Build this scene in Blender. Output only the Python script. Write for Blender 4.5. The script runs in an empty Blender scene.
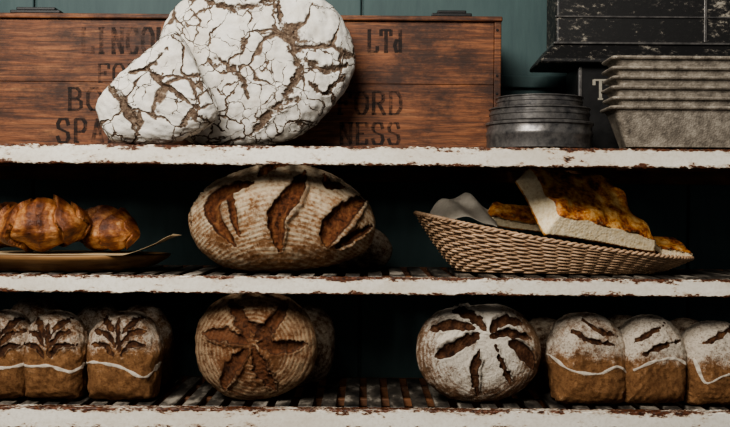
import bpy, bmesh, math, random
import numpy as np
from mathutils import Vector, Matrix
random.seed(3); rng=np.random.RandomState(7)
D=2.2; ZC=1.25; A=0.0078
CX,CY=365.0,213.5
def S(y): return (D+y)/D/500.0
def unroll(px,py):
    dx=px-CX; dy=py-CY
    return (dx+A*dy, -(dy-A*dx))
def P(px,py,y=0.0):
    u,v=unroll(px,py); s=S(y)
    return Vector((u*s,y,ZC+v*s))
ZT=ZC+0.135; ZM=ZC-0.127; ZB=ZC-0.392
DEPTH=0.42

def lin(h):
    h=h.lstrip('#'); o=[]
    for i in (0,2,4):
        c=int(h[i:i+2],16)/255
        o.append(c/12.92 if c<=0.04045 else ((c+0.055)/1.055)**2.4)
    return (*o,1.0)

# ---------------- node helpers
class M:
    def __init__(s,name):
        s.m=bpy.data.materials.new(name); s.m.use_nodes=True
        s.t=s.m.node_tree; s.n=s.t.nodes; s.l=s.t.links
        s.b=s.n['Principled BSDF']; s.tc=s.n.new('ShaderNodeTexCoord').outputs['Object']
    def link(s,a,b): s.l.new(a,b)
    def inp(s,sock,v):
        if hasattr(v,'is_output') or isinstance(v,bpy.types.NodeSocket): s.l.new(v,sock)
        else: sock.default_value=v
    def noise(s,scale,detail=4,rough=0.6,vec=None,dist=0.0):
        n=s.n.new('ShaderNodeTexNoise'); s.l.new(vec or s.tc,n.inputs['Vector'])
        n.inputs['Scale'].default_value=scale; n.inputs['Detail'].default_value=detail
        n.inputs['Roughness'].default_value=rough; n.inputs['Distortion'].default_value=dist
        return n.outputs['Fac']
    def noisec(s,scale,detail=3):
        n=s.n.new('ShaderNodeTexNoise'); s.l.new(s.tc,n.inputs['Vector'])
        n.inputs['Scale'].default_value=scale; n.inputs['Detail'].default_value=detail
        return n.outputs['Color']
    def vor(s,scale,vec=None,feat='DISTANCE_TO_EDGE'):
        n=s.n.new('ShaderNodeTexVoronoi'); n.feature=feat; s.l.new(vec or s.tc,n.inputs['Vector'])
        n.inputs['Scale'].default_value=scale
        return n.outputs['Distance']
    def ramp(s,fac,stops):
        n=s.n.new('ShaderNodeValToRGB'); s.l.new(fac,n.inputs[0]); e=n.color_ramp.elements
        while len(e)<len(stops): e.new(0.5)
        for i,(p,c) in enumerate(stops):
            e[i].position=p; e[i].color=lin(c) if isinstance(c,str) else (c,c,c,1)
        return n.outputs[0]
    def mix(s,f,a,b,mode='MIX'):
        n=s.n.new('ShaderNodeMix'); n.data_type='RGBA'; n.blend_type=mode
        s.inp(n.inputs[0],f); s.inp(n.inputs[6],lin(a) if isinstance(a,str) else a); s.inp(n.inputs[7],lin(b) if isinstance(b,str) else b)
        return n.outputs[2]
    def math(s,op,a,b=0.0,c=0.0,clamp=False):
        n=s.n.new('ShaderNodeMath'); n.operation=op; n.use_clamp=clamp
        s.inp(n.inputs[0],a); s.inp(n.inputs[1],b); s.inp(n.inputs[2],c); return n.outputs[0]
    def attr(s,name):
        n=s.n.new('ShaderNodeAttribute'); n.attribute_name=name; return n.outputs['Fac']
    def mapping(s,scale=(1,1,1),rot=(0,0,0),loc=(0,0,0)):
        n=s.n.new('ShaderNodeMapping'); s.l.new(s.tc,n.inputs[0]); n.inputs['Scale'].default_value=scale
        n.inputs['Rotation'].default_value=rot; n.inputs['Location'].default_value=loc; return n.outputs[0]
    def vadd(s,a,b,k):
        n=s.n.new('ShaderNodeVectorMath'); n.operation='MULTIPLY_ADD'
        s.l.new(b,n.inputs[0]); n.inputs[1].default_value=(k,k,k); s.l.new(a,n.inputs[2]); return n.outputs[0]
    def out(s,col,rough=0.7,metal=0.0,bump=None,strength=0.5,dist=0.003,spec=0.4):
        s.inp(s.b.inputs['Base Color'],lin(col) if isinstance(col,str) else col)
        s.inp(s.b.inputs['Roughness'],rough); s.b.inputs['Metallic'].default_value=metal
        s.b.inputs['Specular IOR Level'].default_value=spec
        if bump is not None:
            b=s.n.new('ShaderNodeBump'); b.inputs['Strength'].default_value=strength; b.inputs['Distance'].default_value=dist
            s.l.new(bump,b.inputs['Height']); s.l.new(b.outputs[0],s.b.inputs['Normal'])
        return s.m

def crust_mat(name,c_dark,c_mid,c_light,flour='#d9cdb8',cutA='#3a1d10',cutB='#8a5530',famt=0.5,ringf=600,ringamt=0.35,spk=0.0,cutsoft=1.0):
    m=M(name)
    n1=m.noise(14,5,0.6); n2=m.noise(90,6,0.75); n3=m.noise(420,3,0.7); n4=m.noise(28,4,0.65)
    base=m.ramp(n1,[(0.3,c_dark),(0.5,c_mid),(0.72,c_light)])
    base=m.mix(0.55,base,m.ramp(n2,[(0.32,c_dark),(0.68,c_light)]))
    rgn=m.math('ADD',m.math('MULTIPLY',m.attr('ring'),float(ringf)),m.math('ADD',m.math('MULTIPLY',n1,9.0),m.math('MULTIPLY',n2,2.2)))
    ring=m.math('MULTIPLY',m.math('SINE',rgn),m.ramp(n4,[(0.35,0.2),(0.6,1.0)]))
    f=m.math('ADD',m.attr('flour'),m.math('MULTIPLY',m.math('SUBTRACT',n2,0.5),2.0))
    f=m.math('ADD',f,m.math('MULTIPLY',m.math('SUBTRACT',n3,0.5),1.4))
    f=m.math('ADD',f,m.math('MULTIPLY',m.math('SUBTRACT',n4,0.5),1.9))
    f=m.math('ADD',f,m.math('MULTIPLY',ring,ringamt*0.6))
    fm=m.ramp(f,[(0.2,0.0),(0.85,1.0)])
    fm=m.math('MULTIPLY',fm,famt)
    col=m.mix(fm,base,flour)
    if spk>0:
        col=m.mix(m.ramp(m.noise(260,3,0.7),[(0.52,0.0),(0.66,spk)]),col,c_dark)
    cut=m.attr('cut')
    cm=m.vadd(m.mapping((1,1,0.6)),m.noisec(60),0.01)
    cc=m.ramp(m.noise(70,6,0.75,vec=cm),[(0.36,cutA),(0.52,cutB),(0.72,c_mid)])
    cc=m.mix(m.ramp(cut,[(0.55,0.8),(0.97,0.0)]),cc,cutA)
    cn=m.math('ADD',cut,m.math('MULTIPLY',m.math('SUBTRACT',n2,0.5),0.9))
    cutn=m.ramp(cn,[(0.25,0.0),(0.5,cutsoft)])
    col=m.mix(cutn,col,cc)
    ridge=m.attr('ridge')
    col=m.mix(m.math('MULTIPLY',ridge,m.ramp(n2,[(0.4,0.1),(0.55,0.75)])),col,cutA)
    ln=m.ramp(m.math('ADD',m.attr('line'),m.math('MULTIPLY',m.math('SUBTRACT',n3,0.5),0.9)),[(0.4,0.0),(0.6,0.85)])
    col=m.mix(ln,col,'#d9cfbf')
    h=m.math('ADD',m.math('MULTIPLY',n2,0.9),m.math('MULTIPLY',n3,0.6))
    h=m.math('ADD',h,m.math('MULTIPLY',ring,0.10*min(1,ringamt*3)))
    return m.out(col,rough=0.8,bump=h,strength=0.9,dist=0.006,spec=0.2)

# ---------------- mesh helpers
def coll(o): bpy.context.scene.collection.objects.link(o)
def mk(name,verts,faces,mat,parent=None,smooth=False,loc=(0,0,0)):
    me=bpy.data.meshes.new(name); me.from_pydata([tuple(v) for v in verts],[],faces); me.update()
    o=bpy.data.objects.new(name,me); coll(o); o.location=loc
    if mat: me.materials.append(mat)
    if smooth:
        for p in me.polygons: p.use_smooth=True
    if parent: o.parent=parent
    return o
def empty(name,loc=(0,0,0)):
    e=bpy.data.objects.new(name,None); coll(e); e.empty_display_size=0.05; return e
def boxes(name,lst,mat,parent=None,bevel=0.0,seg=2):
    vs=[];fs=[]
    for (x0,x1,y0,y1,z0,z1) in lst:
        b=len(vs)
        vs+=[(x0,y0,z0),(x1,y0,z0),(x1,y1,z0),(x0,y1,z0),(x0,y0,z1),(x1,y0,z1),(x1,y1,z1),(x0,y1,z1)]
        fs+=[tuple(b+i for i in f) for f in ((0,3,2,1),(4,5,6,7),(0,1,5,4),(1,2,6,5),(2,3,7,6),(3,0,4,7))]
    o=mk(name,vs,fs,mat,parent)
    if bevel>0:
        md=o.modifiers.new('bevel','BEVEL'); md.width=bevel; md.segments=seg
    return o
def tube(pts,r,seg=6,closed=False):
    pts=[Vector(p) for p in pts]; n=len(pts); vs=[];fs=[]
    rr=r if hasattr(r,'__len__') else [r]*n
    up=Vector((0,0,1))
    for i,p in enumerate(pts):
        a=pts[(i-1)%n] if (closed or i>0) else p; b=pts[(i+1)%n] if (closed or i<n-1) else p
        t=(b-a).normalized(); u=up if abs(t.z)<0.9 else Vector((1,0,0))
        s=t.cross(u).normalized(); w=s.cross(t)
        for k in range(seg):
            an=2*math.pi*k/seg; vs.append(p+(s*math.cos(an)+w*math.sin(an))*rr[i])
    for i in range(n if closed else n-1):
        j=(i+1)%n
        for k in range(seg):
            k2=(k+1)%seg; fs.append((i*seg+k,j*seg+k,j*seg+k2,i*seg+k2))
    if not closed:
        fs.append(tuple(range(seg))[::-1]); fs.append(tuple((n-1)*seg+k for k in range(seg)))
    return vs,fs
def merge(parts):
    V=[];F=[]
    for v,f in parts:
        b=len(V); V+=list(v); F+=[tuple(i+b for i in q) for q in f]
    return V,F
def lathe(prof,cx,cy,sx=1,sy=1,seg=64):
    vs=[];fs=[]
    for (r,z) in prof:
        for k in range(seg):
            a=2*math.pi*k/seg; vs.append((cx+r*sx*math.cos(a),cy+r*sy*math.sin(a),z))
    for i in range(len(prof)-1):
        for k in range(seg):
            k2=(k+1)%seg; fs.append((i*seg+k,i*seg+k2,(i+1)*seg+k2,(i+1)*seg+k))
    fs.append(tuple(range(seg))[::-1]); fs.append(tuple((len(prof)-1)*seg+k for k in range(seg)))
    return vs,fs
def fn(p,freq,seed,k=9):
    r=np.random.RandomState(seed); out=np.zeros(len(p))
    for i in range(k):
        d=r.normal(size=3); d/=np.linalg.norm(d); out+=np.sin(p@d*freq*(0.6+r.rand()*0.9)+r.rand()*6.28)
    return out/k**0.5
def crom(pts,closed=False,n=8):
    pts=[np.array(p,float) for p in pts]; N=len(pts); out=[]
    rngi=range(N if closed else N-1)
    for i in rngi:
        g=(lambda j: pts[j%N]) if closed else (lambda j: pts[max(0,min(N-1,j))])
        p0,p1,p2,p3=g(i-1),g(i),g(i+1),g(i+2)
        for k in range(n):
            t=k/n
            out.append(0.5*((2*p1)+(-p0+p2)*t+(2*p0-5*p1+4*p2-p3)*t*t+(-p0+3*p1-3*p2+p3)*t**3))
    if not closed: out.append(pts[-1])
    return np.array(out)
def polydist(q,pl):
    best=np.full(len(q),1e9); bt=np.zeros(len(q)); bs=np.zeros(len(q))
    L=len(pl)-1
    for i in range(L):
        a=pl[i];b=pl[i+1]; d=b-a; dd=d@d+1e-9
        t=np.clip(((q-a)@d)/dd,0,1); c=a+t[:,None]*d; v=q-c; ds=np.hypot(v[:,0],v[:,1])
        m=ds<best; best[m]=ds[m]; bt[m]=(i+t[m])/L
        sg=np.sign(d[0]*v[:,1]-d[1]*v[:,0]); bs[m]=sg[m]
    return best,bt,bs
_ico={}
def ico(sub):
    if sub not in _ico:
        bm=bmesh.new(); bmesh.ops.create_icosphere(bm,subdivisions=sub,radius=1)
        v=np.array([x.co[:] for x in bm.verts]); f=[tuple(x.index for x in q.verts) for q in bm.faces]; bm.free()
        _ico[sub]=(v,f)
    return _ico[sub]
def sm(x,a,b):
    t=np.clip((x-a)/(b-a),0,1); return t*t*(3-2*t)
def setattr_(me,name,arr):
    a=me.attributes.new(name,'FLOAT','POINT'); a.data.foreach_set('value',np.asarray(arr,dtype=np.float32))
def blob(name,outline,c,yref,yc,ry,mat,rest=None,e_top=2.2,e_bot=2.2,cuts=(),lines=(),flour=0.5,ring='disc',
         lump=0.002,fine=0.0007,sub=7,seed=1,depth=0.006,jag=0.6,lipk=0.6):
    n,F=ico(sub); s=S(yref); cu,cv=unroll(*c)
    ol=[np.array(unroll(*p))-np.array((cu,cv)) for p in outline]
    cur=crom(ol,closed=True,n=10)
    th=np.arctan2(cur[:,1],cur[:,0]); R=np.hypot(cur[:,0],cur[:,1]); o=np.argsort(th); th=th[o];R=R[o]
    ang=np.arctan2(n[:,2],n[:,0]); rr=np.interp(ang,th,R,period=2*math.pi)
    rho=np.hypot(n[:,0],n[:,2]); e=e_bot+(e_top-e_bot)*sm(n[:,2],-0.4,0.4)
    k=(rho**e+np.abs(n[:,1])**e+1e-12)**(-1/e)
    p=np.zeros_like(n); p[:,0]=np.cos(ang)*rho*k*rr*s; p[:,2]=np.sin(ang)*rho*k*rr*s; p[:,1]=n[:,1]*k*ry
    p+=n*(fn(p,35,seed)*lump)[:,None]
    me=bpy.data.meshes.new(name); me.from_pydata(p.tolist(),[],F); me.update()
    nr=np.zeros(len(p)*3,dtype=np.float32); me.vertices.foreach_get('normal',nr); nr=nr.reshape(-1,3)
    q=p[:,[0,2]]/s+np.array((cu,cv))
    front=sm(-n[:,1],-0.15,0.1)
    disp=fn(p,160,seed+5)*fine+fn(p,420,seed+9)*fine*0.6
    cut=np.zeros(len(p)); line=np.zeros(len(p)); ridge=np.zeros(len(p)); cd=np.zeros(len(p)); rdg=np.zeros(len(p))
    for ci,cdef in enumerate(cuts):
        pts,w=cdef[0],cdef[1]; pl=crom([unroll(*x) for x in pts],n=6)
        d,t,sg=polydist(q,pl); d=d+(fn(p,260,seed+3+ci)*0.6+fn(p,600,seed+30+ci)*0.4)*jag
        ww=w*np.maximum(np.sin(np.pi*np.clip(t,0.02,0.98)),0.05)**0.6
        x=d/ww
        ins=(1-sm(x,0.75,1.15))*front
        taper=np.clip(ww/w*1.3,0,1)
        prof=(1-np.clip(x,0,1)**4)*(0.75-0.35*sg*np.clip(x,0,1))
        cd=np.maximum(cd,depth*prof*front*taper)
        r_=np.exp(-((x-1.22)/0.25)**2)*front*(0.5+0.5*sg+0.25)*taper
        rdg=np.maximum(rdg,r_); ridge=np.maximum(ridge,np.exp(-((x-1.2)/0.16)**2)*front*taper*(0.6+0.4*sg))
        cut=np.maximum(cut,ins)
    disp+=-cd+lipk*depth*rdg*(1-cut)
    for pts,w in lines:
        pl=crom([unroll(*x) for x in pts],n=6); d,t,sg=polydist(q,pl)
        x=(d+fn(p,200,seed+2)*0.5)/w; ins=(1-sm(x,0.6,1.2))*front
        line=np.maximum(line,ins); disp+=ins*0.0012
    p=p+nr*disp[:,None]
    me.vertices.foreach_set('co',p.astype(np.float32).ravel()); me.update()
    setattr_(me,'cut',cut); setattr_(me,'line',line); setattr_(me,'ridge',ridge)
    fl=flour(q,n) if callable(flour) else np.full(len(p),float(flour)); setattr_(me,'flour',fl)
    rg=np.hypot(p[:,0],p[:,2]) if ring=='disc' else (p[:,2]+0.25*np.abs(p[:,0])**2/0.1)
    setattr_(me,'ring',rg)
    me.materials.append(mat)
    for po in me.polygons: po.use_smooth=True
    ob=bpy.data.objects.new(name,me); coll(ob)
    z=ZC+cv*s
    if rest is not None: z=rest-p[:,2].min()+0.0003
    ob.location=(cu*s,yc,z)
    return ob

# ---------------- materials
def m_paint():
    m=M('chipped_white_paint')
    st=m.mapping((0.35,1,1))
    n=m.noise(45,8,0.75,vec=st); n2=m.noise(120,5,0.7); n3=m.noise(5,4,0.6); n4=m.noise(160,3,0.6,vec=m.mapping((0.5,1,1)))
    col=m.ramp(n2,[(0.25,'#cbc4b6'),(0.55,'#e4dfd3')])
    col=m.mix(m.ramp(m.noise(9,6,0.7,vec=st),[(0.42,0.0),(0.7,0.6)]),col,'#ad9d86')
    edge=m.attr('edge')
    chip=m.math('ADD',m.math('ADD',n,m.math('MULTIPLY',edge,0.16)),m.math('MULTIPLY',m.math('SUBTRACT',n3,0.5),0.25))
    chip=m.math('ADD',chip,m.math('MULTIPLY',m.math('SUBTRACT',n4,0.5),0.30))
    mask=m.ramp(chip,[(0.645,0.0),(0.66,1.0)])
    halo=m.ramp(chip,[(0.58,0.0),(0.645,0.65)])
    col=m.mix(halo,col,'#9f7c59')
    rust=m.ramp(n2,[(0.35,'#20140e'),(0.65,'#6a3d24')])
    col=m.mix(mask,col,rust)
    return m.out(col,rough=0.55,bump=m.math('SUBTRACT',1.0,mask),strength=0.5,dist=0.0015)
def m_simple(name,c1,c2,scale=40,rough=0.6,metal=0.0,strength=0.3,stretch=(1,1,1),spec=0.4):
    m=M(name); n=m.noise(scale,6,0.7,vec=m.mapping(stretch))
    return m.out(m.ramp(n,[(0.3,c1),(0.7,c2)]),rough=rough,metal=metal,bump=n,strength=strength,dist=0.002,spec=spec)
MP=m_paint()
def m_slat():
    m=M('worn_metal_slats'); n=m.noise(22,6,0.65,vec=m.mapping((1,0.3,1)))
    col=m.ramp(n,[(0.38,'#1f1d1b'),(0.52,'#4a443d'),(0.64,'#989084')])
    return m.out(col,rough=0.5,bump=n,strength=0.2)
MS=m_slat()
MRUST=m_simple('dark_rust_rail','#2a1c14','#7a4f30',30,0.7,0.0,0.4,(0.4,1,1))
def m_wall():
    m=M('teal_painted_boards'); n=m.noise(3,6,0.6,vec=m.mapping((1,1,0.3))); n2=m.noise(60,4,0.6,vec=m.mapping((1,1,0.2)))
    col=m.mix(0.3,m.ramp(n,[(0.3,'#2c4042'),(0.7,'#435756')]),m.ramp(n2,[(0.3,'#2c4042'),(0.7,'#455a58')]))
    return m.out(col,rough=0.6,bump=n2,strength=0.15)
MW=m_wall()
def m_wood():
    m=M('old_crate_wood')
    v=m.vadd(m.mapping((0.3,2,4.5)),m.noisec(5),0.14)
    g=m.noise(16,9,0.75,vec=v,dist=0.8); g2=m.noise(70,6,0.75,vec=m.mapping((0.10,1,2.2)))
    st=m.noise(7,8,0.78,vec=m.mapping((0.8,1,1.3)))
    col=m.ramp(g,[(0.28,'#341c10'),(0.42,'#663b21'),(0.56,'#875535'),(0.76,'#a3744a')])
    col=m.mix(m.ramp(g2,[(0.38,0.8),(0.57,0.0)]),col,'#331b10')
    col=m.mix(m.ramp(st,[(0.46,0.0),(0.62,0.85)]),col,'#26140c')
    return m.out(col,rough=0.6,bump=g2,strength=0.4,dist=0.002)
MWOOD=m_wood()
def m_ink():
    m=M('stencil_ink'); n=m.noise(90,5,0.8); n2=m.noise(12,3,0.6)
    m.out('#170b06',rough=0.7)
    a=m.ramp(m.math('ADD',n,m.math('MULTIPLY',m.math('SUBTRACT',n2,0.5),1.2)),[(0.36,0.1),(0.64,0.8)])
    m.link(a,m.b.inputs['Alpha']); return m.m
MINK=m_ink()
MBLK=m_simple('black_japanned_tin','#0e0e0f','#222121',25,0.42,0.0,0.2)
def m_worn():
    m=M('worn_black_enamel'); n=m.noise(75,8,0.85,vec=m.mapping((0.7,1,1.2))); n2=m.noise(6,3,0.5)
    f=m.math('ADD',n,m.math('MULTIPLY',m.math('SUBTRACT',n2,0.5),0.35))
    col=m.ramp(f,[(0.54,'#151414'),(0.58,'#3a3632'),(0.65,'#989184')])
    return m.out(col,rough=0.5,bump=f,strength=0.2)
MWORN=m_worn()
MTIND=m_simple('dark_tin_metal','#39383a','#7d7975',50,0.33,0.5,0.2)
def m_flourcrack():
    m=M('floured_cracked_crust')
    v1=m.vadd(m.tc,m.noisec(14,5),0.11); v2=m.vadd(m.tc,m.noisec(45,4),0.03)
    c1=m.vor(11,v1); c2=m.vor(27,v2)
    n=m.noise(9,3,0.6); n2=m.noise(130,6,0.75); nf=m.noise(25,5,0.7); n5=m.noise(45,5,0.75)
    w=m.ramp(n,[(0.40,0.008),(0.55,0.050),(0.70,0.16)])
    w=m.math('MULTIPLY',w,m.math('ADD',0.1,m.math('MULTIPLY',n5,1.8)))
    a=m.math('SUBTRACT',1.0,m.math('DIVIDE',c1,w,clamp=True))
    wb=m.ramp(m.noise(11,4,0.6,vec=v1),[(0.44,0.0),(0.70,0.09)])
    wb=m.math('ADD',m.math('MULTIPLY',wb,m.math('MULTIPLY',n5,2.0)),0.0005)
    b=m.math('SUBTRACT',1.0,m.math('DIVIDE',c2,wb,clamp=True))
    cr=m.math('MAXIMUM',a,m.math('MULTIPLY',b,0.8))
    ct=m.math('MULTIPLY',m.attr('cut'),m.ramp(n5,[(0.38,0.15),(0.55,1.0)]))
    cr=m.math('MAXIMUM',cr,ct)
    mask=m.ramp(m.math('ADD',cr,m.math('MULTIPLY',m.math('SUBTRACT',n2,0.5),0.45)),[(0.10,0.0),(0.45,1.0)])
    white=m.ramp(nf,[(0.3,'#c9c1b5'),(0.5,'#dcd7cd'),(0.75,'#e8e5df')])
    brown=m.ramp(n2,[(0.3,'#3b2b25'),(0.52,'#6a594b'),(0.70,'#9a8a78')])
    spk=m.ramp(n2,[(0.58,0.0),(0.74,0.5)])
    col=m.mix(spk,white,'#a08d77')
    col=m.mix(mask,col,brown)
    h=m.math('SUBTRACT',m.math('MULTIPLY',n2,0.35),cr)
    return m.out(col,rough=0.9,bump=h,strength=0.75,dist=0.006,spec=0.15)
MFC=m_flourcrack()
M_SOUR=crust_mat('sourdough_crust','#5f3a20','#8c633e','#af8760',famt=0.72,ringf=620,ringamt=0.38,cutA='#26120a',cutB='#683e25',flour='#cfc1a7')
M_STARB=crust_mat('brown_star_crust','#472a19','#754b31','#926a47',famt=0.55,ringf=800,ringamt=0.45,cutA='#2b1710',cutB='#613b25',flour='#bda98b',cutsoft=0.9)
M_STARW=crust_mat('floured_star_crust','#4e3423','#7d5d44','#987b5f',famt=0.92,ringf=850,ringamt=0.25,cutA='#20120c',cutB='#503321',flour='#d8cfc0')
M_TINL=crust_mat('tin_loaf_crust','#4b2e1a','#825c3b','#a37b54',famt=0.85,ringf=500,ringamt=0.0,cutA='#24140d',cutB='#4b301f',flour='#d2c8b8',spk=0.7)
M_DARKL=crust_mat('dark_loaf_crust','#3a2418','#6b482e','#836040',famt=0.6,ringf=600,ringamt=0.2,spk=0.3)

# ---------------- room shell
wall=boxes('wall_back',[(-2.5,2.5,0.50,0.60,0.0,2.8)],MW)
bd=[]; bx=P(362,40,0.5).x
k=-12
while k<13:
    x0=bx+k*0.80; bd.append((x0+0.003,x0+0.797,0.488,0.4995,0.0,2.8)); k+=1
w2=boxes('trim_wall_boards',[b for b in bd if b[0]>-2.5 and b[1]<2.5],MW,bevel=0.003)
zr=P(530,76,0.485).z
boxes('trim_wall_rail',[(-2.4,2.4,0.476,0.4878,zr-0.03,zr)],MW,bevel=0.003)
floor=boxes('floor',[(-2.5,2.5,-3.2,0.60,-0.05,-0.0005)],m_simple('worn_floor_boards','#3b3028','#5c4c3e',8,0.6,0,0.2,(1,0.2,1)))

# ---------------- rack
rack=empty('bakery_shelf_rack')
X0,X1=-1.0,1.0
def beam(name,zt,h,seed):
    nx=500; vs=[];fs=[];ed=[]
    r=np.random.RandomState(seed)
    th=0.012
    prof=[(0.0015,0.0),(0.0,-0.002),(0.0,-h*0.15),(0.0,-h*0.4),(0.0,-h*0.65),(0.0,-h*0.85),(0.0,-h+0.002),(0.0015,-h),(th,-h),(th,-h*0.5),(th+0.02,-0.004),(th+0.02,0.0)]
    edg=[1.2,1.1,0.55,0,0,0.5,1,1.2,1,0.5,1.2,1.2]
    jit=np.convolve(r.normal(size=nx+21),np.ones(9)/9,'same')[:nx+1]*0.0016
    for i in range(nx+1):
        x=X0+(X1-X0)*i/nx
        for j,(y,z) in enumerate(prof):
            a=0.0005 if edg[j]>=1 else 0.0
            vs.append((x,y+r.normal()*a*0.5,zt+z+r.normal()*a+(jit[i] if z<-h*.8 else 0)))
            ed.append(edg[j])
    m=len(prof)
    for i in range(nx):
        for j in range(m):
            j2=(j+1)%m; fs.append((i*m+j,i*m+j2,(i+1)*m+j2,(i+1)*m+j))
    o=mk(name,vs,fs,MP,rack); setattr_(o.data,'edge',ed)
    return o
for nm,z,h,sd in (('top',ZT,0.038,3),('middle',ZM,0.034,5),('bottom',ZB,0.042,8)):
    beam('shelf_edge_'+nm,z-0.001,h,sd)
    sl=[];x=X0+0.02
    while x<X1-0.02:
        w=0.030+random.uniform(-0.001,0.001); sl.append((x,x+w,0.033,DEPTH,z-0.007,z)); x+=0.047
    boxes('shelf_slats_'+nm,sl,MS,rack,bevel=0.0015)
    boxes('shelf_rails_'+nm,[(X0,X1,DEPTH,DEPTH+0.012,z-0.060,z+0.0),(X0,X1,0.17,0.19,z-0.024,z-0.0075),(X0,X1,0.33,0.35,z-0.032,z-0.0075)],MRUST,rack,bevel=0.002)
boxes('rack_posts',[(X0-0.03,X0,0.0,0.03,0,2.0),(X1,X1+0.03,0.0,0.03,0,2.0),(X0-0.03,X0,DEPTH-0.02,DEPTH+0.012,0,2.0),(X1,X1+0.03,DEPTH-0.02,DEPTH+0.012,0,2.0)],MP,rack,bevel=0.002)

# ---------------- wooden crate
crate=empty('wooden_crate')
yf=0.235; yb=0.415
xl=P(-25,80,yf).x; xr=P(500,80,yf).x; zt=P(250,15,yf).z; zb=ZT+0.001
mid=zb+(zt-zb)*0.50
t=0.013
boxes('front_planks',[(xl+0.02,xr-0.014,yf,yf+t,zb,mid-0.0004),(xl+0.02,xr-0.014,yf,yf+t,mid+0.0004,zt-0.012)],MWOOD,crate,bevel=0.001)
boxes('back_planks',[(xl,xr,yb-t,yb,zb,zt-0.012)],MWOOD,crate,bevel=0.002)
boxes('end_boards',[(xr-0.0135,xr+0.002,yf-0.004,yb-t-0.001,zb,zt-0.012),(xl,xl+0.019,yf-0.002,yb-t-0.001,zb,zt-0.012)],MWOOD,crate,bevel=0.002)
boxes('base_board',[(xl+0.02,xr-0.015,yf+t+0.001,yb-t-0.001,zb,zb+0.01)],MWOOD,crate)
boxes('lid_board',[(xl-0.002,xr+0.004,yf-0.008,yb+0.004,zt-0.0115,zt)],MWOOD,crate,bevel=0.003)
h1=[]
for a,b in ((10,60),(432,472)):
    xa=P(a,10,yf).x; xb=P(b,10,yf).x
    h1+=[(xa,xb,yf+0.0,yf+0.05,zt+0.0003,zt+0.008),(xa+0.012,xb-0.012,yf+0.005,yf+0.04,zt+0.008,zt+0.015)]
boxes('lid_hinges',h1,MBLK,crate,bevel=0.002)
nv=[]
for zz in (zb+0.02,mid-0.02,mid+0.02,zt-0.03):
    l=lathe([(0.003,0),(0.002,0.001)],0,0,seg=10)
    nv.append(([(xr-0.007+v[0],yf-0.0045-v[2],zz+v[1]) for v in l[0]],l[1]))
V,F=merge(nv); mk('nails',V,F,MBLK,crate)
LET={'L':[[(0.1,0),(0.1,1)],[(0,0),(0.75,0)],[(0,1),(0.25,1)],[(0.75,0),(0.75,0.25)]],
'I':[[(0.3,0),(0.3,1)],[(0.1,0),(0.5,0)],[(0.1,1),(0.5,1)]],
'N':[[(0.1,0),(0.1,1)],[(0.1,1),(0.7,0)],[(0.7,0),(0.7,1)],[(0,0),(0.25,0)],[(0.55,1),(0.85,1)],[(0,1),(0.2,1)]],
'C':[[(0.7,0.75),(0.6,1),(0.25,1),(0.05,0.75),(0.05,0.25),(0.25,0),(0.6,0),(0.72,0.25)]],
'O':[[(0.25,0),(0.05,0.25),(0.05,0.75),(0.25,1),(0.55,1),(0.75,0.75),(0.75,0.25),(0.55,0),(0.25,0)]],
'F':[[(0.1,0),(0.1,1)],[(0,1),(0.75,1)],[(0.1,0.5),(0.5,0.5)],[(0,0),(0.3,0)],[(0.75,1),(0.75,0.75)],[(0.5,0.4),(0.5,0.6)]],
'R':[[(0.1,0),(0.1,1),(0.55,1),(0.7,0.85),(0.7,0.65),(0.55,0.5),(0.1,0.5)],[(0.4,0.5),(0.75,0)],[(0,0),(0.25,0)],[(0.65,0),(0.85,0)]],
'B':[[(0.1,0),(0.1,1),(0.5,1),(0.65,0.85),(0.65,0.65),(0.5,0.52),(0.1,0.52)],[(0.5,0.52),(0.72,0.4),(0.72,0.12),(0.55,0),(0.1,0)],[(0,0),(0.2,0)],[(0,1),(0.2,1)]],
'U':[[(0.1,1),(0.1,0.2),(0.3,0),(0.5,0),(0.7,0.2),(0.7,1)],[(0,1),(0.25,1)],[(0.55,1),(0.85,1)]],
'S':[[(0.7,0.75),(0.6,1),(0.2,1),(0.05,0.8),(0.1,0.6),(0.65,0.42),(0.72,0.2),(0.6,0),(0.15,0),(0.03,0.25)]],
'P':[[(0.1,0),(0.1,1),(0.55,1),(0.7,0.85),(0.7,0.6),(0.55,0.45),(0.1,0.45)],[(0,0),(0.3,0)]],
'A':[[(0.1,0),(0.4,1),(0.7,0)],[(0.2,0.35),(0.6,0.35)],[(0,0),(0.22,0)],[(0.58,0),(0.8,0)]],
'D':[[(0.1,0),(0.1,1),(0.5,1),(0.72,0.75),(0.72,0.25),(0.5,0),(0.1,0)],[(0,0),(0.2,0)],[(0,1),(0.2,1)]],
'E':[[(0.1,0),(0.1,1)],[(0,1),(0.7,1)],[(0.1,0.5),(0.5,0.5)],[(0,0),(0.7,0)],[(0.7,0),(0.7,0.22)],[(0.7,1),(0.7,0.78)]],
'T':[[(0.4,0),(0.4,1)],[(0,1),(0.8,1)],[(0.25,0),(0.55,0)],[(0,1),(0,0.75)],[(0.8,1),(0.8,0.75)]],
'd':[[(0.5,0),(0.5,1)],[(0.5,0.1),(0.2,0),(0.05,0.3),(0.2,0.55),(0.5,0.5)]],
'G':[[(0.7,0.75),(0.6,1),(0.25,1),(0.05,0.75),(0.05,0.25),(0.25,0),(0.6,0),(0.72,0.25),(0.72,0.45),(0.45,0.45)]],' ':[]}
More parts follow.
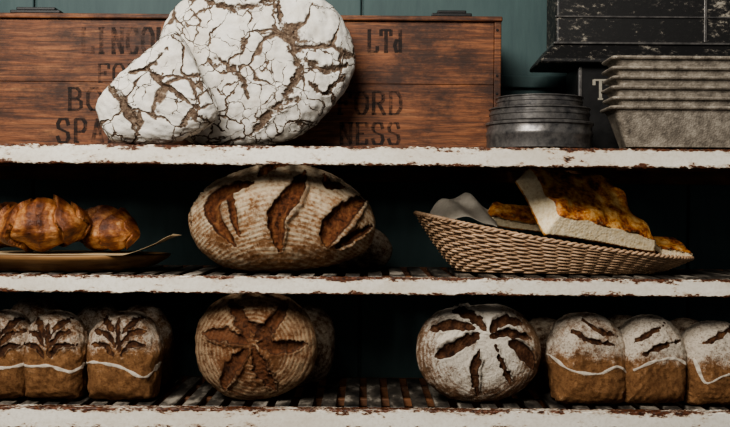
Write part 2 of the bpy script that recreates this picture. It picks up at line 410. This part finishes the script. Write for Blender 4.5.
def text(name,rows,y,mat,parent,wf=0.13):
    V=[];F=[];lay=0
    for (st,px,py0,py1,adv) in rows:
        h=(py1-py0)
        for i,ch in enumerate(st):
            for si,stroke in enumerate(LET[ch]):
                for a,b in zip(stroke[:-1],stroke[1:]):
                    pa=P(px+i*adv+a[0]*adv*0.95,py1-a[1]*h,y); pb=P(px+i*adv+b[0]*adv*0.95,py1-b[1]*h,y)
                    d=(pb-pa); d.normalize(); vertical=abs(d.z)>0.7
                    w=h*S(y)*(wf if vertical else wf*0.6)*0.62; nn=Vector((-d.z,0,d.x))*w; ex=d*w*0.3
                    lay+=1; yy=Vector((0,-(lay%7)*0.00002,0)); b0=len(V)
                    V+=[pa-nn-ex+yy,pb-nn+ex+yy,pb+nn+ex+yy,pa+nn-ex+yy]; F.append((b0,b0+1,b0+2,b0+3))
    return mk(name,V,F,mat,parent)
text('stencil_lettering',[('LINCOLN',82,28,53,15),('FOR',98,64,82,15),('BOURN',68,88,110,19),('FORD',338,92,114,17),('SPALDIN',57,119,142,17),('NESS',340,123,144,16),('LTd',368,30,52,13)],yf-0.0006,MINK,crate)

# ---------------- big floured loaves
big=[(156,42),(165,16),(180,-4),(215,-22),(265,-25),(312,-12),(340,14),(353,44),(353,66),(344,88),(330,108),(308,128),(280,140),(240,144),(200,144),(165,125),(153,85)]
bigcuts=[([(300,100),(275,112),(250,138)],4),([(205,2),(240,12),(285,-3)],3),([(290,50),(300,75),(283,105)],4),([(305,62),(330,72),(348,65)],4),([(215,60),(240,75),(250,100)],3),([(280,5),(285,30),(305,55)],2.5),([(310,85),(325,95),(335,85)],3)]
blob('floured_round_loaf',big,(255,62),0.115,0.140,0.072,MFC,rest=ZT,cuts=bigcuts,lump=0.003,fine=0.0012,seed=4,depth=0.004,e_top=2.5,e_bot=2.5,jag=1.8)
fr=[(97,112),(100,97),(118,78),(142,55),(164,37),(172,32),(179,35),(190,54),(202,78),(215,105),(212,120),(190,134),(165,143),(128,143),(108,137)]
blob('floured_loaf_half',fr,(158,97),0.01,0.022,0.042,MFC,rest=ZT,cuts=[([(110,85),(130,110),(140,135)],4.5),([(150,70),(165,85),(200,110)],2.5),([(125,75),(150,70),(170,50)],1.8)],lump=0.002,fine=0.0012,seed=9,depth=0.004,e_top=4.5,e_bot=3.2,jag=1.8)

# ---------------- round tins
rt=empty('round_cake_tins')
cx=P(539,120,0.115).x; s=S(0.115); cy=0.112
zz=ZT+0.0005
parts=[]
for (r,h) in ((53,27),(50,14),(43,11)):
    R=r*s; H=h*s
    pr=[(R*0.96,zz),(R*0.985,zz+0.002),(R*0.985,zz+H*0.45),(R,zz+H*0.5),(R,zz+H*0.62),(R*0.98,zz+H*0.68),(R*0.98,zz+H*0.86),(R*1.01,zz+H*0.9),(R*1.01,zz+H*0.97),(R*0.99,zz+H),(R*0.9,zz+H),(R*0.88,zz+H-0.003)]
    parts.append(lathe(pr,cx,cy,seg=72)); zz+=H+0.0004
V,F=merge(parts); o=mk('tin_stack',V,F,MTIND,rt,smooth=True)
o.modifiers.new('es','EDGE_SPLIT').split_angle=0.6

# ---------------- black tin boxes
bt=empty('black_tin_trunk')
y0=0.265
def bx2(px0,px1,py0,py1,ya,yb_): 
    a=P(px0,py1,ya); b=P(px1,py0,ya); return (a.x,b.x,ya,yb_,a.z,b.z)
b1=list(bx2(577,790,66,148,y0,0.41)); b1[4]=ZT+0.0005
boxes('trunk_body',[tuple(b1)],MBLK,bt,bevel=0.006)
b2=bx2(556,775,-30,44,y0+0.01,0.41)
boxes('upper_case',[b2],MWORN,bt,bevel=0.006)
a=P(541,68,y0-0.025);b=P(553,46,y0+0.005);xr1=b1[1]+0.02
V=[(a.x,a.y,b1[5]),(xr1,a.y,b1[5]),(xr1,0.415,b1[5]),(a.x,0.415,b1[5]),
   (a.x,a.y,b1[5]+0.008),(xr1,a.y,b1[5]+0.008),(xr1,0.415,b1[5]+0.008),(a.x,0.415,b1[5]+0.008),
   (b.x,y0+0.008,b2[4]-0.001),(xr1-0.03,y0+0.008,b2[4]-0.001),(xr1-0.03,0.41,b2[4]-0.001),(b.x,0.41,b2[4]-0.001)]
F=[(0,3,2,1),(0,1,5,4),(1,2,6,5),(2,3,7,6),(3,0,4,7),(4,5,9,8),(5,6,10,9),(6,7,11,10),(7,4,8,11),(8,9,10,11)]
o=mk('flared_lid',V,F,MWORN,bt); md=o.modifiers.new('b','BEVEL'); md.width=0.003
zs=P(600,16,y0).z
seams=[(b2[0]-0.002,b2[1]+0.002,b2[2]-0.003,b2[2],zs-0.002,zs+0.002),
       (b2[0]-0.005,b2[1]+0.005,b2[2]-0.005,b2[2]+0.1,b2[4],b2[4]+0.005),
       (P(705,30,y0).x,P(708,30,y0).x,b2[2]-0.004,b2[2],b2[4]+0.006,b2[5]-0.003),
       (b1[0]-0.002,b1[1]+0.001,b1[2]-0.003,b1[2],b1[4]+0.006,b1[4]+0.012),
       (b1[0]+0.004,b1[0]+0.010,b1[2]-0.002,b1[2],b1[4]+0.012,b1[5]-0.004)]
boxes('rolled_seams',seams,MTIND,bt,bevel=0.001)
text('painted_letter',[('T',594,80,99,17)],y0-0.0006,m_simple('faded_cream_paint','#6f6a60','#a09a8c',80,0.6),bt)

# ---------------- loaf tins (nested stack of tapered pans)
lt=empty('loaf_tin_stack')
ly=0.05
def pan(x0,x1,ya,yb_,zb_,zt_,tx,ty,seed):
    def rect(o_,oy,z,rr=0.012,n=5):
        pts=[];xa,xb,yA,yB=x0+o_,x1-o_,ya+oy,yb_-oy
        for (cxx,cyy,a0) in ((xb-rr,yB-rr,0),(xa+rr,yB-rr,90),(xa+rr,yA+rr,180),(xb-rr,yA+rr,270)):
            for k in range(n): 
                an=math.radians(a0+90*k/(n-1)); pts.append((cxx+rr*math.cos(an),cyy+rr*math.sin(an),z))
        return pts
    rows=[rect(tx,ty,zb_),rect(tx*0.97,ty*0.97,zb_+0.003)]
    for k in range(1,6): 
        f=k/6; rows.append(rect(tx*(1-f),ty*(1-f),zb_+(zt_-zb_)*f))
    rows+=[rect(0.0,0.0,zt_-0.007),rect(-0.007,-0.005,zt_-0.007),rect(-0.009,-0.007,zt_-0.0035),rect(-0.007,-0.005,zt_),rect(0.002,0.002,zt_),
           rect(tx*0.5+0.002,ty*0.5+0.002,(zb_+zt_)/2),rect(tx+0.002,ty+0.002,zb_+0.004)]
    m=len(rows[0]);V=[];F=[]
    for r_ in rows: V+=r_
    for i in range(len(rows)-1):
        for k in range(m): F.append((i*m+k,i*m+(k+1)%m,(i+1)*m+(k+1)%m,(i+1)*m+k))
    F.append(tuple(range(m))[::-1]); F.append(tuple((len(rows)-1)*m+k for k in range(m)))
    return V,F
def m_pan():
    m=M('used_loaf_tin'); n=m.noise(40,7,0.75); v=m.vor(260,feat='F1')
    col=m.ramp(n,[(0.32,'#59524a'),(0.5,'#8c8377'),(0.7,'#bcb2a3')])
    return m.out(col,rough=0.40,metal=0.35,bump=m.math('ADD',v,n),strength=0.4,dist=0.002)
MPAN=m_pan()
xa=P(616,100,ly).x; xb=P(760,100,ly).x
htin=(147-106)*S(ly)
pp=[]
tops=[106,96.5,86,76,66.5,56]
for i in range(6):
    off=random.uniform(-0.004,0.004)
    zt_=P(680,tops[i],ly).z
    pp.append(pan(xa+off,xb+off,ly+random.uniform(-0.002,0.002),ly+0.10,max(ZT+0.0005,zt_-htin),zt_,0.030,0.012,i))
V,F=merge(pp); mk('pans',V,F,MPAN,lt).modifiers.new('b','BEVEL').width=0.0006

# ---------------- middle shelf: sourdough
mb=[(190,230),(195,205),(212,186),(240,173),(272,166),(310,169),(342,182),(365,201),(374,220),(373,240),(360,257),(328,269),(280,274),(232,271),(203,255)]
mc=[([(212,190),(196,205),(194,228)],3.5),([(257,186),(232,194),(217,208),(222,224),(240,247)],9),([(236,196),(238,215),(244,238)],4.5),
    ([(306,176),(296,198),(281,218),(284,252)],10),([(262,180),(272,170),(290,167)],4.5),([(325,178),(330,188),(345,190)],4),([(366,198),(345,216),(332,232),(328,248)],11),([(372,228),(350,240),(336,250)],4)]
blob('scored_sourdough_loaf',mb,(283,222),0.14,0.15,0.12,M_SOUR,rest=ZM,e_top=2.1,e_bot=2.5,cuts=mc,flour=lambda q,n:0.38+0.40*sm(n[:,2],-0.3,0.5),ring='flat',seed=11,depth=0.017,lump=0.002,jag=1.1,lipk=0.45)
blob('round_loaf',[(318,240),(335,228),(360,228),(380,238),(390,252),(388,266),(375,272),(330,272)],(352,252),0.33,0.345,0.065,M_DARKL,rest=ZM,ring='flat',seed=12,sub=6)

# ---------------- croissants, plate and paper
def m_cro():
    m=M('croissant_pastry'); r=m.attr('ridge'); n=m.noise(45,7,0.75,vec=m.mapping((0.6,1,1.5))); n2=m.noise(200,4,0.7)
    f=m.math('ADD',m.math('MULTIPLY',r,0.30),m.math('MULTIPLY',n,1.0))
    col=m.ramp(f,[(0.42,'#c39769'),(0.56,'#a06a3c'),(0.68,'#774423'),(0.86,'#432112')])
    return m.out(col,rough=0.42,bump=m.math('ADD',n2,n),strength=0.6,dist=0.004,spec=0.45)
MCRO=m_cro()
PL=0.0375
def croissant(name,c,y,length,R,bend,rotz,tilt,rest_lift,seed):
    nt,ns=170,64; V=[];F=[];rd=[]
    for i in range(nt+1):
        t=-1+2*i/nt
        ang=t*bend; rad=length/2/max(bend,0.01)
        cxp=rad*math.sin(ang); cyp=rad*(1-math.cos(ang))
        tx,ty=math.cos(ang),math.sin(ang)
        env=max(0.0,1-abs(t)**2.4)**0.65
        for k in range(ns):
            a=2*math.pi*k/ns
            sp=abs(t)*2.5+0.25+0.24*math.sin(a+seed)+0.16*math.sin(2*a+t*5)+0.08*math.sin(5*a+seed*t)
            fr_=sp-math.floor(sp)
            st=(1-fr_)
            g=1+0.22*(st**1.2)-0.15*math.exp(-((fr_-0.97)/0.06)**2)+0.015*math.sin(a*17+3*t)+0.07*math.sin(3*a+7*t+seed)
            lay=math.sin(fr_*22+a*2.5+math.sin(3*a)); g+=0.008*lay
            r=R*env*g*(0.90)+0.0015
            flat=0.92 if math.sin(a)>0 else 0.72
            V.append((cxp-ty*r*math.cos(a),cyp+tx*r*math.cos(a),r*math.sin(a)*flat)); rd.append(0.15+0.7*math.exp(-((fr_-0.22)/0.25)**2)+0.12*math.sin(a)+0.08*lay)
    for i in range(nt):
        for k in range(ns):
            F.append((i*ns+k,(i+1)*ns+k,(i+1)*ns+(k+1)%ns,i*ns+(k+1)%ns))
    F.append(tuple(range(ns))); F.append(tuple(nt*ns+k for k in range(ns))[::-1])
    Rm=Matrix.Rotation(rotz,3,'Z')@Matrix.Rotation(tilt,3,'Y')
    V=[Rm@Vector(v) for v in V]; zmin=min(v.z for v in V)
    o=mk(name,V,F,MCRO,smooth=True); setattr_(o.data,'ridge',rd)
    p=P(c[0],c[1],y); o.location=(p.x,y,ZM+rest_lift-zmin); return o
croissant('croissant',(42,225),0.115,0.205,0.064,0.5,math.radians(6),math.radians(-5),PL+0.002,1)
croissant('croissant',(106,230),0.19,0.17,0.055,0.6,math.radians(-35),math.radians(5),PL+0.002,2)
croissant('croissant',(-4,215),0.27,0.20,0.060,0.6,math.radians(60),0,PL+0.002,5)
pc=P(62,265,0.2); sx=112*S(0.19)
V,F=lathe([(0.62,ZM+0.0005),(0.72,ZM+0.0015),(0.88,ZM+0.014),(0.97,ZM+0.027),(1.0,ZM+0.034),(0.99,ZM+0.0365),(0.95,ZM+0.0355),(0.90,ZM+0.034),(0.6,ZM+0.033)],pc.x-0.005,0.19,sx,0.155,seg=96)
mk('wooden_serving_plate',V,F,m_simple('turned_olive_wood','#5e4026','#a47e52',22,0.5,0,0.3,(0.25,1,5)),smooth=True)
n=40;V=[];F=[]
xL=P(-30,250,0.14).x; xR=P(180,232,0.08).x
for i in range(n+1):
    for j in range(n+1):
        u=i/n;v=j/n
        x=xL+(xR-xL)*u
        su=float(sm(np.array(u),0.55,1.0))
        half=0.5*(1-su*0.45); y=0.17+(v-0.5)*0.22*2*half-0.05*su
        z=ZM+PL+0.056*float(sm(np.array(u),0.68,1.05))*(1.0-0.2*v)-0.020*su*(1-v)*0.6
        z=max(z,ZM+PL)
        if u>0.9: x-= (u-0.9)*abs(v-0.35)*0.5
        V.append((x,y,z))
for i in range(n):
    for j in range(n): F.append((i*(n+1)+j,(i+1)*(n+1)+j,(i+1)*(n+1)+j+1,i*(n+1)+j+1))
o=mk('parchment_paper',V,F,m_simple('parchment','#a58e6c','#c8b391',30,0.7,0,0.1),smooth=True)
o.modifiers.new('s','SOLIDIFY').thickness=0.0006

# ---------------- wicker basket
MWK=m_simple('pale_wicker','#7d6048','#cfae8d',55,0.6,0,0.4,(1,1,1))
bk=empty('wicker_bread_basket')
by=0.205
xc_t=P(553,240,by).x; at=137*S(by); xc_b=P(556,265,by).x; ab=98*S(by)
def bpt(th,f,off=0.0):
    a=ab+(at-ab)*(f**0.8)+off; b=0.085+(0.132-0.085)*(f**0.8)+off; xc=xc_b+(xc_t-xc_b)*f
    c_=math.cos(th)
    h=0.124 + (0.030-0.124)*((c_+1)/2)-0.012*(1-c_*c_)
    e=0.9
    return Vector((xc+a*c_,by+b*math.copysign(abs(math.sin(th))**e,math.sin(th)),ZM+0.004+f*h))
parts=[]; NR=19; NS=58
for r_ in range(NR):
    f=(r_+0.3)/NR
    pts=[bpt(2*math.pi*k/348,f,0.0030*math.sin(NS*math.pi*k/348+math.pi*r_)) for k in range(348)]
    parts.append(tube(pts,[0.0026*(1+0.15*math.sin(k*0.37+r_*2)) for k in range(348)],6,True))
for k in range(NS):
    th=2*math.pi*k/NS; parts.append(tube([bpt(th+0.02*i,i/6) for i in range(7)],0.0020,5))
for ph in (0,math.pi):
    pts=[bpt(2*math.pi*k/300,1.0,0.0035*math.cos(60*math.pi*k/150+ph))+Vector((0,0,0.0025*math.sin(60*math.pi*k/150+ph)+0.001)) for k in range(300)]
    parts.append(tube(pts,0.0030,6,True))
V,F=merge(parts); mk('woven_strands',V,F,MWK,bk,smooth=True)
V=[];F=[];K=80
for i in range(9):
    for k in range(K): V.append(bpt(2*math.pi*k/K,max(0.0,i/8-0.02),-0.004))
for i in range(8):
    for k in range(K): F.append((i*K+k,i*K+(k+1)%K,(i+1)*K+(k+1)%K,(i+1)*K+k))
F.append(tuple(range(K))[::-1])
mk('inner_lining',V,F,m_simple('basket_inner','#4f3a28','#7d6045',60,0.7,0,0.3),bk,smooth=True)
n=24;V=[];F=[]
pa=P(428,214,0.17);pb=P(495,214,0.20)
for i in range(n+1):
    for j in range(n+1):
        u=i/n;v=j/n
        x=pa.x+(pb.x-pa.x)*u+0.01*v; y=0.15+0.12*v+0.006*math.sin(8*u+5*v)
        z=pa.z-0.012+(0.056*math.sin(math.pi*min(1,u*0.9+0.08))**0.8+0.007*math.sin(14*u+6*v))*(0.45+0.55*v)-0.02*(1-v)
        V.append((x,y,z))
for i in range(n):
    for j in range(n): F.append((i*(n+1)+j,(i+1)*(n+1)+j,(i+1)*(n+1)+j+1,i*(n+1)+j+1))
o=mk('crumpled_paper',V,F,m_simple('greaseproof_paper','#a59c8d','#c8c0b2',30,0.8,0,0.2),bk,smooth=False)
o.modifiers.new('s','SOLIDIFY').thickness=0.0008

# ---------------- focaccia
def m_foc():
    m=M('focaccia'); c=m.attr('crumb'); n=m.noise(30,6,0.7); n2=m.noise(110,5,0.7); v=m.vor(170,feat='F1')
    top=m.ramp(n,[(0.38,'#e8ba76'),(0.48,'#cb853a'),(0.55,'#97512a'),(0.63,'#42200f')])
    top=m.mix(m.ramp(n2,[(0.52,0.0),(0.74,0.5)]),top,'#e6c68c')
    cr=m.ramp(n2,[(0.3,'#cdb48a'),(0.5,'#e6d4b0'),(0.75,'#f0e4ca')])
    cr=m.mix(m.ramp(v,[(0.1,0.5),(0.3,0.0)]),cr,'#bf9f6e')
    f=m.ramp(m.math('ADD',c,m.math('MULTIPLY',m.math('SUBTRACT',n2,0.5),0.5)),[(0.45,0.0),(0.6,1.0)])
    col=m.mix(f,top,cr)
    return m.out(col,rough=0.5,bump=m.math('ADD',n2,m.math('MULTIPLY',v,0.6)),strength=0.5,dist=0.003)
MFOC=m_foc()
def slab(name,corners,n=(44,44,8),seed=1,round_=0.006,topamp=0.003):
    A_,B_,C_,D_,a_,b_,c_,d_=[np.array(p) for p in corners]
    nx,ny,nz=n; idx={};V=[];F=[];cr=[]
    def vid(i,j,k):
        key=(i,j,k)
        if key not in idx:
            u=i/nx;v=j/ny;w=k/nz
            bot=(a_*(1-u)+b_*u)*(1-v)+(d_*(1-u)+c_*u)*v; tp=(A_*(1-u)+B_*u)*(1-v)+(D_*(1-u)+C_*u)*v
            eu=min(u,1-u);ev=min(v,1-v); ed=min(eu,ev)
            p=bot*(1-w)+tp*w; up=(tp-bot); up=up/np.linalg.norm(up)
            if k==nz: p=p-up*round_*math.exp(-ed*22)
            idx[key]=len(V);V.append(p); cr.append((u,v,w,ed))
        return idx[key]
    for i in range(nx):
        for j in range(ny):
            F.append((vid(i,j,nz),vid(i,j+1,nz),vid(i+1,j+1,nz),vid(i+1,j,nz))); F.append((vid(i,j,0),vid(i+1,j,0),vid(i+1,j+1,0),vid(i,j+1,0)))
    for k in range(nz):
        for i in range(nx):
            F.append((vid(i,ny,k),vid(i+1,ny,k),vid(i+1,ny,k+1),vid(i,ny,k+1))); F.append((vid(i,0,k),vid(i,0,k+1),vid(i+1,0,k+1),vid(i+1,0,k)))
        for j in range(ny):
            F.append((vid(0,j,k),vid(0,j+1,k),vid(0,j+1,k+1),vid(0,j,k+1))); F.append((vid(nx,j,k),vid(nx,j,k+1),vid(nx,j+1,k+1),vid(nx,j+1,k)))
    V=np.array(V); cr=np.array(cr); up=(A_-a_)/np.linalg.norm(A_-a_)
    V=V+up[None,:]*(fn(V,110,seed)*topamp*cr[:,2])[:,None]+ (rng.normal(size=V.shape)*0.0003)
    # gently wavy cut sides
    V[:,0]+=fn(V,60,seed+4)*0.0012; V[:,2]+=fn(V,45,seed+6)*0.0018
    crumb=np.where((cr[:,2]<0.86)&(cr[:,2]>0.08),1.0,0.0)
    o=mk(name,V.tolist(),F,MFOC,None,smooth=True); setattr_(o.data,'crumb',crumb)
    bm=bmesh.new(); bm.from_mesh(o.data); bmesh.ops.recalc_face_normals(bm,faces=bm.faces); bm.to_mesh(o.data); bm.free()
    return o
def T(px,py,y): return tuple(P(px,py,y))
slab('focaccia_slab',[T(532,166,0.18),T(610,176,0.25),T(657,236,0.17),T(564,210,0.09),T(515,182,0.175),T(598,204,0.26),T(655,252,0.175),T(544,235,0.095)],seed=3,topamp=0.004)
slab('focaccia_slab',[T(494,201,0.29),T(545,205,0.30),T(548,222,0.24),T(484,215,0.23),T(494,212,0.29),T(545,216,0.30),T(548,232,0.24),T(485,226,0.23)],n=(30,20,5),seed=6,topamp=0.002)
slab('focaccia_slab',[T(650,234,0.27),T(676,238,0.27),T(694,250,0.20),T(662,246,0.20),T(650,244,0.27),T(676,250,0.27),T(690,262,0.20),T(662,257,0.20)],n=(30,20,5),seed=8,topamp=0.003)

# ---------------- bottom shelf round loaves
def star(c,tips,w):
    out=[]
    for (tx,ty,k0,k1,ww) in tips:
        ax=c[0]+(tx-c[0])*k0; ay=c[1]+(ty-c[1])*k0; ex=c[0]+(tx-c[0])*k1; ey=c[1]+(ty-c[1])*k1
        mx=(ax+ex)/2-(ey-ay)*0.08; my=(ay+ey)/2+(ex-ax)*0.08
        out.append(([(ax,ay),(mx,my),(ex,ey)],ww))
    return out
ob=[(194,350),(198,325),(215,305),(240,296),(270,296),(297,306),(313,328),(317,350),(310,375),(290,393),(262,402),(232,401),(208,386),(197,370)]
blob('star_scored_loaf',ob,(256,349),0.09,0.10,0.065,M_STARB,rest=ZB,cuts=star((254,343),[(230,302,0.15,1,6),(288,303,0.1,1,7),(206,336,0.1,1,7),(225,390,0.12,1,7),(277,390,0.1,1,7),(307,345,0.1,1,6)],5)+[([(238,325),(262,330),(275,345)],5)],
     flour=lambda q,n:0.2+0.4*sm(np.hypot(q[:,0]-unroll(256,349)[0],q[:,1]-unroll(256,349)[1]),20,50),seed=21,depth=0.009,lump=0.0015,e_top=2.2,e_bot=2.2,jag=1.6)
ob=[(416,348),(421,328),(438,312),(465,305),(500,305),(525,317),(540,338),(541,362),(530,382),(508,397),(480,402),(450,398),(430,384),(418,366)]
blob('star_scored_loaf',ob,(479,352),0.09,0.10,0.065,M_STARW,rest=ZB,cuts=[([(434,354),(452,344),(478,330)],6.5),([(430,328),(450,322),(472,326)],5),([(452,309),(470,314),(484,328)],5),([(487,330),(500,318),(520,322)],5),([(488,334),(505,330),(528,336)],4),([(505,338),(520,348),(532,366)],6.5),([(477,345),(472,365),(476,392)],4.5),([(492,340),(500,362),(508,380)],3)],
     flour=lambda q,n:1.0-0.85*sm(np.hypot(q[:,0]-unroll(475,340)[0],(q[:,1]-unroll(475,340)[1])),30,62),seed=23,depth=0.009,lump=0.0015,e_top=2.2,e_bot=2.2,jag=1.4)
blob('round_loaf',[(275,350),(285,322),(310,316),(330,330),(336,352),(332,378),(318,394),(285,394)],(305,357),0.27,0.29,0.06,M_DARKL,rest=ZB,seed=24,sub=6)

# ---------------- tin loaves
def tinloaf(x0,x1,top,bot,line,cuts,seed,yf=0.035,L=0.15,mat=M_TINL,fl=0.8,shift=0.0,name='tin_loaf',sub=7):
    x0+=1;x1-=1.5
    w=x1-x0; h=bot-top; cx=(x0+x1)/2; s=shift
    ol=[(x0+w*.10,bot),(x0+w*.05,bot-h*.06),(x0+w*.03,bot-h*.2),(x0+w*.02,bot-h*.36),(x0-w*.005,bot-h*.46),(x0-w*.01,bot-h*.58),(x0+w*.03,bot-h*.74),(x0+w*.15+s,bot-h*.90),(x0+w*.36+s,top),
        (x0+w*.66+s,top+h*.01),(x0+w*.87+s*.5,bot-h*.87),(x1-w*.01,bot-h*.70),(x1+w*.01,bot-h*.52),(x1-w*.02,bot-h*.38),(x1-w*.04,bot-h*.2),(x1-w*.06,bot-h*.06),(x1-w*.11,bot),(cx,bot+1)]
    ly_=bot-h*0.40
    return blob(name,ol,(cx,bot-h*.47),yf+0.01,yf+L/2,L/2,mat,rest=ZB,e_top=2.3,e_bot=3.8,cuts=cuts,
        lines=[(line,1.4)] if line else (),flour=lambda q,n:fl*sm(q[:,1],-(ly_-CY)-2,-(ly_-CY)+26)-0.28,ring='flat',seed=seed,depth=0.005,sub=sub,jag=1.5,lump=0.0015,fine=0.0012)
def leaf(cx,top,w,sx=0):
    c=[([(cx-2,top+4),(cx,top+16),(cx+2,top+38)],2.4)]
    for k,yy in enumerate((10,20,31)):
        for sg in (-1,1):
            c.append(([(cx+sg*w*(0.30+0.06*k),top+yy-6+k*2),(cx+sg*w*0.17,top+yy-2),(cx+sg*3,top+yy+9)],3.4-0.4*k))
    return c
tinloaf(-38,27,320,405,[(-35,365),(0,372),(25,370)],leaf(-2,322,60),31,fl=0.8)
tinloaf(17,82,319,405,[(17,366),(28,370),(50,369),(72,376),(80,370)],leaf(48,321,62),32,fl=0.8)
tinloaf(80,157,320,408,[(80,372),(95,368),(120,372),(145,383),(156,372)],leaf(118,322,72),33,shift=2,fl=0.8)
tinloaf(553,634,320,410,[(553,362),(570,374),(598,378),(618,371),(634,386)],[([(570,334),(590,345),(615,350)],2.5),([(585,325),(600,336),(620,342)],2.5)],34,shift=-3,fl=0.95)
tinloaf(622,694,321,408,[(634,372),(650,364),(670,360),(685,366),(693,374)],[([(635,345),(650,336),(668,328)],2.5),([(640,358),(660,348),(682,344)],2.5)],35,fl=1.2)
tinloaf(686,762,327,408,[(695,362),(704,384),(720,378),(735,374)],[([(705,345),(722,338),(740,330)],2.5)],36,fl=1.2)
for i,(a,b,t_) in enumerate(((-5,62,309),(66,122,314),(108,168,316),(520,580,325),(606,656,322),(664,724,326))):
    tinloaf(a,b,t_,396,None,[],40+i,yf=0.205,L=0.15,mat=M_TINL if i<3 else M_DARKL,fl=0.75,sub=6)

# ---------------- lights, world, camera
def area(name,loc,target,size,energy,col):
    l=bpy.data.lights.new(name,'AREA'); l.shape='RECTANGLE'; l.size=size[0]; l.size_y=size[1]; l.energy=energy; l.color=col
    o=bpy.data.objects.new(name,l); coll(o); o.location=loc
    o.rotation_euler=(Vector(target)-Vector(loc)).to_track_quat('-Z','Y').to_euler(); return o
area('window_light',(-0.85,-1.95,ZC+1.6),(0,0.1,ZC-0.1),(1.4,1.1),118,(1.0,0.95,0.875))
w=bpy.data.worlds.new('World'); bpy.context.scene.world=w; w.use_nodes=True
w.node_tree.nodes['Background'].inputs[0].default_value=(0.62,0.67,0.70,1); w.node_tree.nodes['Background'].inputs[1].default_value=0.15
cam=bpy.data.cameras.new('camera'); co=bpy.data.objects.new('camera',cam); coll(co)
co.location=(0,-D,ZC); co.rotation_euler=(math.pi/2,-A,0); cam.sensor_width=36; cam.lens=36*D/(730/500.0)
cam.clip_start=0.05
bpy.context.scene.camera=co
try:
    bpy.context.scene.view_settings.look='AgX - Medium High Contrast'
except Exception as e: print(e)
